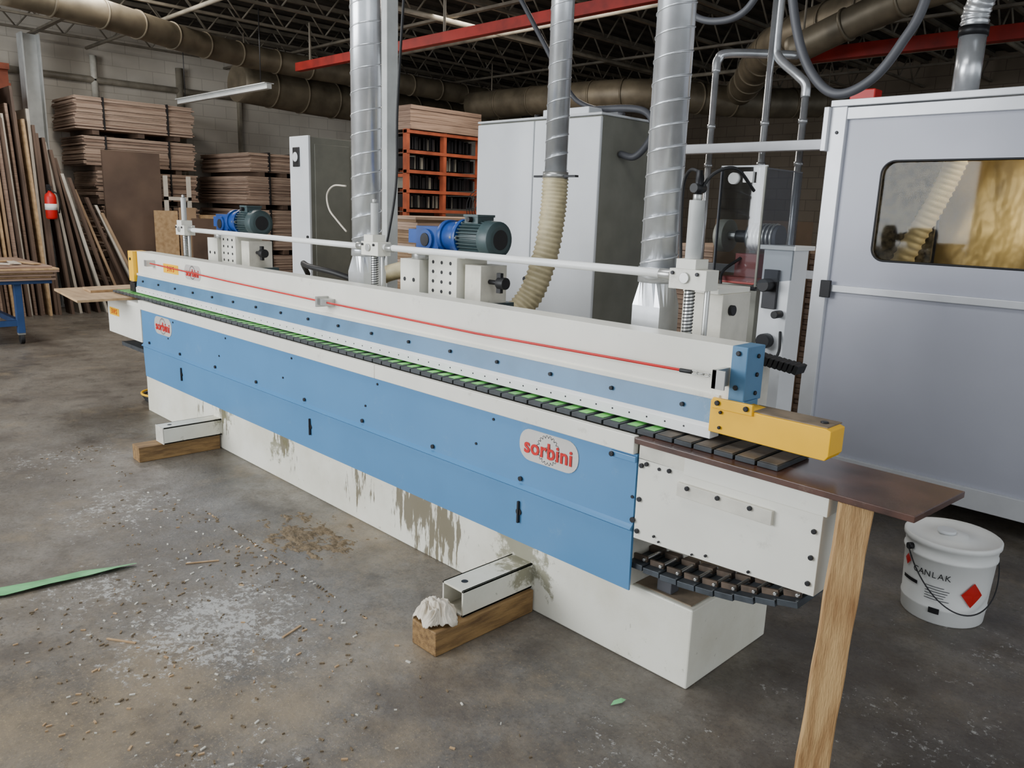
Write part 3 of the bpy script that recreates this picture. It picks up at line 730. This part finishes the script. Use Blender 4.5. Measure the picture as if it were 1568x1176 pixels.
# ------------------------------------------------------------ right mid background
b=B('aluminium_gantry')
b.box(-3.75,-2.2,5.46,5.54,2.09,2.16,ALU)
b.box(-3.75,-3.67,5.46,5.54,0,2.09,ALU); b.box(-2.28,-2.2,5.46,5.54,0,2.09,ALU)
b.box(-3.75,-2.2,5.48,5.52,1.2,1.26,ALU); b.done(None,0.004)
b=B('air_supply_pipes')
for (x,y,zt) in ((-3.56,5.7,2.74),(-3.1,5.7,3.3),(-2.80,5.7,2.5)):
    b.cyl((x,y,0.0),(x,y,zt),0.026,GALV,14)
    for z in (2.3,2.0): b.cyl((x,y,z),(x,y,z+0.03),0.034,GALV,14)
b.tube(catmull([(-3.56,5.7,2.72),(-3.56,5.72,2.82),(-3.50,5.8,2.87),(-3.2,6.3,2.9)],8),0.035,GALV,14)
b.tube(catmull([(-2.80,5.7,2.48),(-2.81,5.7,2.57),(-2.88,5.7,2.64),(-3.05,5.72,2.78),(-3.08,5.72,2.9),(-3.08,5.72,3.3)],8),0.034,GALV,14)
b.cyl((-3.1,5.7,3.28),(-3.1,5.7,3.70),0.026,GALV,12)
b.done()
b=B('buffing_machine')
b.box(-1.80,-1.66,3.42,3.58,0,1.47,CAB); b.box(-1.90,-1.55,3.30,3.75,0,0.06,CAB)
b.box(-1.82,-1.64,3.40,3.60,1.47,1.49,WHITE)
b.box(-1.78,-1.71,3.40,3.42,1.20,1.38,DARK); b.cyl((-1.75,3.40,1.31),(-1.75,3.34,1.31),0.03,BLACK,16); b.cyl((-1.69,3.42,1.18),(-1.69,3.36,1.18),0.018,BLACK,14)
b.cyl((-1.74,3.42,1.05),(-1.74,3.37,1.05),0.035,DARK,16)
b.box(-2.02,-1.82,3.42,3.66,1.30,1.33,REDDK); b.box(-1.98,-1.86,3.48,3.62,1.33,1.44,REDDK)
b.box(-2.06,-1.86,3.5,3.66,0,1.30,CABS)
b.cyl((-1.95,3.55,1.52),(-1.79,3.55,1.52),0.06,CABLE,24)
for k in range(7): b.cyl((-1.94+k*0.02,3.55,1.52),(-1.93+k*0.02,3.55,1.52),0.067,STEEL,24)
b.cyl((-2.02,3.55,1.52),(-1.95,3.55,1.52),0.03,DARK,14); b.cyl((-2.11,3.55,1.52),(-2.06,3.55,1.52),0.08,CABS,28); b.cyl((-2.12,3.55,1.52),(-2.02,3.55,1.52),0.022,STEEL,12)
b.tube(catmull([(-1.95,3.48,1.42),(-2.0,3.40,1.34),(-1.94,3.36,1.22),(-1.84,3.37,1.28),(-1.78,3.40,1.33)],8),0.008,BLACK,8)
b.tube(catmull([(-1.74,3.37,1.02),(-1.76,3.33,0.96),(-1.70,3.33,0.92),(-1.66,3.38,1.0),(-1.68,3.42,1.1)],8),0.007,BLACK,8)
b.box(-1.95,-1.83,3.38,3.42,0.92,1.0,REDDK)
b.done(None,0.004)
b=B('plexiglass_guard')
b.box(-1.70,-1.515,2.83,2.834,1.36,1.80,PLEXI); b.box(-1.513,-1.509,2.83,3.12,1.36,1.79,PLEXI)
b.box(-1.705,-1.70,2.825,2.84,1.345,1.80,CABLE); b.box(-1.517,-1.510,2.826,2.834,1.34,1.80,CABS); b.box(-1.705,-1.51,2.828,2.836,1.798,1.804,CAB); b.box(-1.513,-1.509,2.83,3.12,1.79,1.795,CABLE)
b.box(-1.71,-1.51,2.825,2.84,1.33,1.345,DARK); b.box(-1.72,-1.68,2.82,2.85,1.0,1.345,DARK)
b.cyl((-1.64,2.83,1.755),(-1.64,2.81,1.755),0.022,WHITE,14); b.box(-1.60,-1.56,2.815,2.83,1.74,1.78,WHITE); b.box(-1.72,-1.52,2.81,2.86,0.9,1.0,DARK)
b.box(-1.72,-1.66,2.81,2.86,0,0.9,DARK)
b.done(None,0.0)
b=B('board_stack')
for k in range(30):
    z=k*0.045; dx=random.uniform(-0.02,0.02)
    b.box(-4.6+dx,-2.75+dx,6.3+dx,7.6,z,z+0.04,MDF)
b.box(-3.6,-2.9,5.95,6.28,0,1.6,CARD)
b.done()
b=B('hanging_cable')
b.tube(catmull([(-2.15,3.8,3.78),(-2.05,3.8,3.0),(-1.98,3.8,2.62),(-1.90,3.8,2.38),(-1.79,3.8,2.23),(-1.68,3.8,2.19),(-1.55,3.8,2.25),(-1.45,3.8,2.38),(-1.37,3.8,2.56),(-1.33,3.8,3.0),(-1.3,3.8,3.78)],10),0.022,CABLE,12)
b.done()
b=B('hanging_cable')
b.tube(catmull([(-2.95,3.8,3.78),(-2.75,3.8,3.0),(-2.6,3.8,2.70),(-2.4,3.8,2.6),(-2.2,3.8,2.66),(-2.08,3.8,3.0),(-2.05,3.8,3.78)],10),0.018,CABLE,12)
b.done()
b=B('hanging_cable')
b.tube(catmull([(-5.6,5.0,3.78),(-5.2,5.0,3.5),(-4.8,5.0,3.0),(-4.5,5.0,2.6),(-4.3,5.0,2.45),(-3.9,5.0,2.35)],10),0.02,CABLE,10)
b.done()
b=B('red_crane_rail'); b.box(-9.5,-1.0,5.41,5.49,3.25,3.35,REDBEAM)
for x in (-9.2,-6.6,-4.0,-1.4): b.cyl((x,5.45,3.35),(x,5.45,ZJ),0.015,JOIST,8)
b.done(None,0.003)
b=B('red_crane_rail'); b.box(-4.2,3.0,8.33,8.45,3.24,3.37,REDBEAM)
for x in (-4.0,-1.0,2.0): b.cyl((x,8.4,3.37),(x,8.4,ZJ),0.02,JOIST,8)
b.done(None,0.003)
def oduct(pts,r,m=DUCTD):
    b=B('overhead_duct'); P=catmull(pts,12); b.tube(P,r,m,28)
    acc=0
    for k in range(1,len(P)):
        acc+=(P[k]-P[k-1]).length
        if acc>0.45:
            acc=0; d=(P[k]-P[k-1]).normalized(); b.cyl(P[k]-d*0.012,P[k]+d*0.012,r+0.012,m,28)
    for k in (2,len(P)//2,len(P)-3): b.cyl(P[k],(P[k].x,P[k].y,ZJ),0.01,JOIST,6)
    return b.done()
oduct([(-9.5,2.2,3.57),(-9.7,3.2,3.55),(-10.3,4.6,3.52),(-10.5,6.0,3.5),(-10.4,9,3.48),(-10.4,12,3.48)],0.15)
oduct([(-11.1,5.4,3.25),(-11.2,7.0,3.2),(-11.2,9.0,3.2),(-11.2,12.5,3.2)],0.26)
oduct([(-9.7,8.6,3.2),(-7.4,8.8,3.2),(-6.6,9.2,3.2),(-5.9,10.5,3.2),(-5.2,11.7,3.3)],0.2)
oduct([(-6.3,10.6,3.30),(-5.6,9.7,3.32),(-4.3,7.95,3.35),(-3.2,7.3,3.4),(-2.0,6.6,3.46),(-0.5,6.2,3.5)],0.19)
oduct([(-3.4,6.6,3.0),(-2.9,6.55,3.15),(-2.5,6.5,3.25),(-1.8,6.3,3.3)],0.12)
# ------------------------------------------------------------ left background
def stack(xa,xb,ya,yb,tiers,m1,m2,ht=0.02):
    b=B('lumber_stack')
    for (z0,z1,inset) in tiers:
        for yy in (ya+0.2,(ya+yb)/2,yb-0.3): b.box(xa,xb,yy,yy+0.09,z0-0.07,z0,DKBR)
        z=z0
        while z<z1-ht*0.5:
            o=random.uniform(-0.03,0.03); q=random.uniform(-0.015,0.03)
            b.box(xa,xb+q,ya+o+inset,yb+o,z,z+ht*0.86,m1 if random.random()<0.7 else m2); z+=ht
        for yy in (ya+0.35,yb-0.4): b.box(xa,xb+0.036,yy,yy+0.02,z0,z1+0.004,BLACK)
    return b.done()
stack(-13.4,-12.40,3.66,5.3,[(0.08,0.75,0.3),(0.83,1.5,0.25),(1.58,1.98,0.2),(2.05,2.46,0.08),(2.54,2.98,0.0)],MDF,MDF2)
stack(-13.3,-11.6,5.75,6.9,[(0.08,0.8,0),(0.88,1.5,0),(1.58,2.0,0.0),(2.07,2.36,0.05)],MDF,MDF2)
stack(-13.4,-11.9,7.3,8.6,[(0.08,0.8,0),(0.88,1.5,0),(1.58,2.3,0.0)],MDF,MDF2)
def lean(b,yb,yt,h,x0,x1,t,m):
    d=Vector((0,yt-yb,h)).normalized()
    b.prism([(yb,0.0),(yt,h),(yt+t*d.z,h),(yb+t*d.z,0.0)],'x',x0,x1,m)
b=B('leaning_panels')
MATS=[CARD,MDF2,DKBR,LTEDGE,MDF2,DKBR,MDF2,PLY]
y=1.75
for k in range(24):
    m=MATS[k%8]; lean(b,y+0.12,y,2.75+random.uniform(-0.2,0.25),-13.1,-12.0-random.uniform(0,0.25),0.03,m); y+=0.05
for k,(yb,yt,h,m,xx) in enumerate(((3.04,2.98,2.7,LTEDGE,-12.1),(3.10,3.02,2.5,DKBR,-12.05),(3.14,3.05,2.4,DKBR,-12.04),)):
    lean(b,yb,yt,h,-12.85,xx,0.035,m)
b.done()
b=B('leaning_panels')
for k,(yb,yt,h,m,xx) in enumerate(((3.30,3.12,2.35,DKBR,-12.03),(3.42,3.15,2.3,LTEDGE,-12.1),(3.50,3.19,2.2,DKBR,-12.0),(3.64,3.24,2.1,DKBR,-12.02),(3.74,3.3,1.9,LTEDGE,-12.0))):
    lean(b,yb,yt,h,-12.32,xx,0.035,m)
b.done()
b=B('leaning_panels')
for k,(yb,yt,h,m,xx) in enumerate(((3.84,3.36,1.85,DKBR,-11.9),(3.97,3.42,1.7,CARD,-11.93),(4.1,3.55,1.6,DKBR,-11.88),(4.25,3.66,1.5,LTEDGE,-11.9),(4.3,3.72,1.4,CARD,-11.86))):
    lean(b,yb,yt,h,-11.98,xx,0.035,m)
b.done()
b=B('leaning_panels')
b.box(-12.06,-12.02,3.84,4.62,0.0,2.25,DKBR)
for q in (4.66,5.0): b.box(-12.05,-12.0,q,q+0.05,0,1.95,LTEDGE)
b.box(-12.05,-12.0,4.66,5.05,1.6,1.65,LTEDGE)
b.done()
b=B('leaning_panels')
b.box(-11.83,-11.80,4.42,4.75,0.0,1.45,PLY); b.box(-11.78,-11.75,4.76,5.0,0.0,1.5,CARD); b.box(-11.7,-11.66,4.9,5.25,0.0,1.35,DKBR)
b.box(-11.88,-11.84,5.1,5.5,0.0,1.4,PLY)
b.done()
b=B('work_cart')
b.box(-11.2,-9.75,1.0,2.5,0.66,0.70,LBLUE)
for x in (-11.1,-9.85):
    for y in (1.1,2.18):
        b.box(x-0.035,x+0.035,y-0.035,y+0.035,0.12,0.66,LBLUE)
        b.cyl((x,y-0.02,0.055),(x,y+0.02,0.055),0.055,BLACK,18); b.box(x-0.03,x+0.03,y-0.035,y+0.035,0.10,0.125,STEEL)
b.box(-11.1,-9.85,2.15,2.2,0.2,0.26,LBLUE); b.box(-9.88,-9.82,1.1,2.2,0.2,0.26,LBLUE)
for k in range(7):
    o=random.uniform(-0.07,0.07); b.box(-11.2+o,-9.68+o,0.9+o,2.55+o,0.70+k*0.022,0.720+k*0.022,PLY if k%2 else MDF2)
for k in range(8):
    o=random.uniform(-0.2,0.2); M=Matrix.Translation((-10.1+o,2.35-k*0.12,0.858+0.004*k))@Matrix.Rotation(o*5,4,'Z'); b.box(-0.2,0.2,-0.04,0.04,0,0.012,LTEDGE if k%2 else PLY,M)
b.done(None,0.002)
b=B('orange_pipe_rack')
b.box(-13.4,-13.3,2.9,3.1,0,3.3,ORANGE); b.box(-13.3,-13.2,1.6,3.1,3.0,3.12,ORANGE); b.box(-13.3,-13.2,1.6,3.1,3.3,3.38,ORANGE); b.done()
b=B('storage_rack')
for y in (6.40,7.02,7.66):
    b.box(-8.56,-8.48,y,y+0.05,0,2.60,ORANGE); b.box(-9.46,-9.38,y,y+0.05,0,2.60,ORANGE)
    for z in (0.6,1.3,2.0): b.box(-9.4,-8.5,y+0.02,y+0.05,z,z+0.04,ORANGE)
for z in (0.5,0.85,1.2,1.55,1.80,2.05,2.30,2.55):
    b.box(-8.55,-8.47,6.40,7.71,z,z+0.04,ORANGE); b.box(-9.4,-8.5,6.45,7.7,z,z+0.012,DKBR)
b.box(-9.47,-9.46,6.4,7.7,0.4,2.6,DKBR)
for z in (0.55,0.90,1.25,1.60,1.85,2.10,2.35):
    y=6.46
    while y<7.64:
        w=random.uniform(0.012,0.04); h=random.uniform(0.15,0.19)
        if random.random()<0.93: b.box(-9.2,-8.57-random.uniform(0,0.05),y,y+w,z+0.013,z+h,random.choice([DARK,BLACK,DARK,DARK,BLACK,BLACK,CABS]))
        y+=w+random.uniform(0.003,0.012)
b.done()
b=B('cardboard_bundle')
for k in range(6): b.box(-9.4+random.uniform(-.03,.03),-8.45+random.uniform(-.03,.03),6.45,7.7+random.uniform(-.05,.05),2.602+k*0.05,2.65+k*0.05,MDF2)
b.done()
b=B('board_stack')
z=0.1
b.box(-8.3,-7.1,5.5,7.3,0,0.1,DKBR)
while z<1.5:
    b.box(-8.3+random.uniform(-.02,.02),-7.1+random.uniform(-.02,.02),5.5+random.uniform(-.03,.03),7.3,z,z+0.028,CARD if random.random()<.6 else MDF); z+=0.03
b.done()
b=B('wire_basket_fan')
fc=Vector((-6.8,6.2,1.62))
for k in range(9):
    r=0.03+0.025*k; b.tube([fc+Vector((0.08*(1-(k/8)**2),r*math.cos(t),r*math.sin(t))) for t in [i*math.pi/10 for i in range(21)]],0.004,DARK,5)
for k in range(10):
    a=k*math.pi/5; b.tube([fc+Vector((0.08,0,0)),fc+Vector((0.06,0.12*math.cos(a),0.12*math.sin(a))),fc+Vector((0,0.23*math.cos(a),0.23*math.sin(a)))],0.004,DARK,5)
b.cyl((-6.8,6.2,0),(-6.8,6.2,1.4),0.02,DARK,10); b.cyl((-6.8,6.2,0),(-6.8,6.2,0.03),0.2,DARK,20); b.cyl((-6.85,6.2,1.62),(-6.73,6.2,1.62),0.05,DARK,14)
b.done()
b=B('wall_conduit')
b.cyl((XL+0.07,1.0,3.35),(XL+0.07,9.0,3.35),0.05,PIPEM,12); b.cyl((XL+0.07,5.6,0.0),(XL+0.07,5.6,3.7),0.06,PIPEM,12); b.cyl((XL+0.07,4.3,3.1),(XL+0.07,4.3,3.7),0.05,CREAM2,12)
b.box(XL,XL+0.1,6.6,6.64,0.0,3.6,PIPEM)
b.done()
b=B('strip_light_fixture')
b.box(-11.4,-8.85,4.67,4.73,2.90,2.96,COLM); b.box(-11.4,-8.85,4.64,4.76,2.955,2.965,COLM); b.cyl((-11.2,4.7,2.96),(-11.2,4.7,ZJ),0.006,DARK,6); b.cyl((-9.05,4.7,2.96),(-9.05,4.7,ZJ),0.006,DARK,6); b.done()

# ------------------------------------------------------------ floor clutter
b=B('green_strap'); i=b.mi(TAPEG)
L_=[(-3.60,0.45,0.044),(-3.54,0.62,0.046),(-3.52,0.78,0.042),(-3.50,0.92,0.034),(-3.48,1.03,0.026),(-3.46,1.12,0.006)]
pv=None
for k,(x,y,w) in enumerate(L_):
    cur=[b.bm.verts.new((x-w,y,0.003+0.006*(k%2))),b.bm.verts.new((x+w,y,0.012+0.005*((k+1)%2)))]
    if pv: b.bm.faces.new([pv[0],pv[1],cur[1],cur[0]]).material_index=i
    pv=cur
o=b.done(); md=o.modifiers.new('s','SOLIDIFY'); md.thickness=0.001
def pile(cx,cy,rx,ry,h,seed):
    b=B('sawdust_pile'); i=b.mi(SAW); n=90
    V=[[None]*(n+1) for _ in range(n+1)]
    for a in range(n+1):
        for c_ in range(n+1):
            x=(a/n*2-1);y=(c_/n*2-1); d=math.sqrt(x*x+y*y)
            q=noise.fractal(Vector((x*4+seed,y*4,seed)),0.4,2.2,7)
            z=h*((1-d*1.15)*0.8+q*0.8-0.32)
            V[a][c_]=b.bm.verts.new((cx+x*rx,cy+y*ry,max(-0.004,min(z,h))))
    for a in range(n):
        for c_ in range(n):
            vs=[V[a][c_],V[a+1][c_],V[a+1][c_+1],V[a][c_+1]]
            if max(v.co.z for v in vs)<=-0.003: continue
            f=b.bm.faces.new(vs); f.material_index=i; f.smooth=True
    bmesh.ops.delete(b.bm,geom=[v for v in b.bm.verts if not v.link_faces],context='VERTS')
    return b.done()
pile(-3.25,1.86,0.34,0.24,0.012,1.3)
b=B('wood_shavings')
cnt=0
while cnt<620:
    x=random.uniform(-5.5,-1.2); y=random.uniform(0.5,1.6)
    if random.random()<0.3: x=random.gauss(-3.2,0.35); y=min(1.62,random.gauss(1.55,0.25))
    if x<-3.38 and y<1.16: x=-3.38+random.uniform(0,2.0)
    s=random.uniform(0.003,0.010); a=random.uniform(0,3.14); cnt+=1
    M=Matrix.Translation((x,y,0.002))@Matrix.Rotation(a,4,'Z')
    b.box(-s,s,-s*0.35,s*0.35,-0.002,0.002,random.choice([PLY,SAW,SAW,CREAM2,SAW]),M)
for (x,y,l,a) in ((-2.85,0.85,0.06,0.6),(-3.3,1.35,0.07,1.1),(-2.5,1.35,0.05,1.9)):
    b.box(-l,l,-0.004,0.004,0,0.004,PLY,Matrix.Translation((x,y,0.001))@Matrix.Rotation(a,4,'Z'))
b.done()
b=B('fallen_leaf')
M=Matrix.Translation((-1.38,1.93,0.004))@Matrix.Rotation(1.3,4,'Z')
vs=[b.bm.verts.new(M@Vector(p)) for p in ((-0.03,0,0),(-0.01,0.010,0.006),(0.02,0.008,0.008),(0.035,0,0.002),(0.01,-0.010,0.004))]
b.bm.faces.new(vs).material_index=b.mi(TAPEG); b.done()
b=B('coiled_cable')
for k in range(4):
    r=0.12+0.012*k; b.tube([(-6.42+r*math.cos(t),2.35+r*0.8*math.sin(t),0.012+0.018*k) for t in [i*math.pi/12 for i in range(25)]],0.009,YEL if k==3 else BLACK,8)
b.tube(catmull([(-6.3,2.35,0.05),(-6.22,2.4,0.2),(-6.25,2.45,0.4),(-6.3,2.4,0.55)],6),0.009,BLACK,8)
b.done()

# ------------------------------------------------------------ lights
def area(name,loc,target,sx,sy,power,col=(1,1,1)):
    l=bpy.data.lights.new(name,'AREA'); l.shape='RECTANGLE'; l.size=sx; l.size_y=sy; l.energy=power; l.color=col
    o=bpy.data.objects.new(name,l); COL.objects.link(o); o.location=loc
    o.rotation_euler=(Vector(target)-Vector(loc)).to_track_quat('-Z','Y').to_euler(); return o
area('bay_door_daylight',(-6.5,-4.2,2.7),(-4,3,0.6),5.5,3.0,680,(0.94,0.97,1.0))
area('side_fill_light',(4.2,0.5,2.6),(-2,3,0.8),4,3,60,(0.94,0.97,1.0))  # added weak fill from the unseen right side, no door there
area('high_bay_lamp',(-9.5,3.0,4.1),(-9.5,3.0,0),2.0,1.0,170,(1,0.96,0.9))
area('high_bay_lamp',(-6.6,6.6,3.8),(-6.6,6.6,0),2.5,1.0,110,(1,0.93,0.82))
area('high_bay_lamp',(-2.6,1.2,4.1),(-2.6,1.4,0),2.5,1.2,80,(0.96,0.98,1.0))
l=bpy.data.lights.new('booth_fill_light','POINT'); l.energy=14; l.color=(1,0.9,0.72); l.shadow_soft_size=0.1  # added fill light so the booth interior shows through its window
o=bpy.data.objects.new('booth_fill_light',l); COL.objects.link(o); o.location=(-0.9,4.9,2.05)
w=bpy.data.worlds.new('World'); S.world=w; w.use_nodes=True
w.node_tree.nodes['Background'].inputs[0].default_value=(0.86,0.93,1,1); w.node_tree.nodes['Background'].inputs[1].default_value=1.05

# ------------------------------------------------------------ camera
cam=bpy.data.cameras.new('camera'); co=bpy.data.objects.new('camera',cam); COL.objects.link(co)
cam.sensor_fit='HORIZONTAL'; cam.sensor_width=36; cam.lens=1200/1568*36; cam.clip_end=100; cam.clip_start=0.05
R=Matrix(((0.7010,-0.1757,0.6912),(0.7124,0.1275,-0.6901),(0.0332,0.9762,0.2145)))
q=R.to_quaternion(); q.normalize()
co.rotation_mode='QUATERNION'; co.rotation_quaternion=q; co.location=(0,0,1.6)
S.camera=co
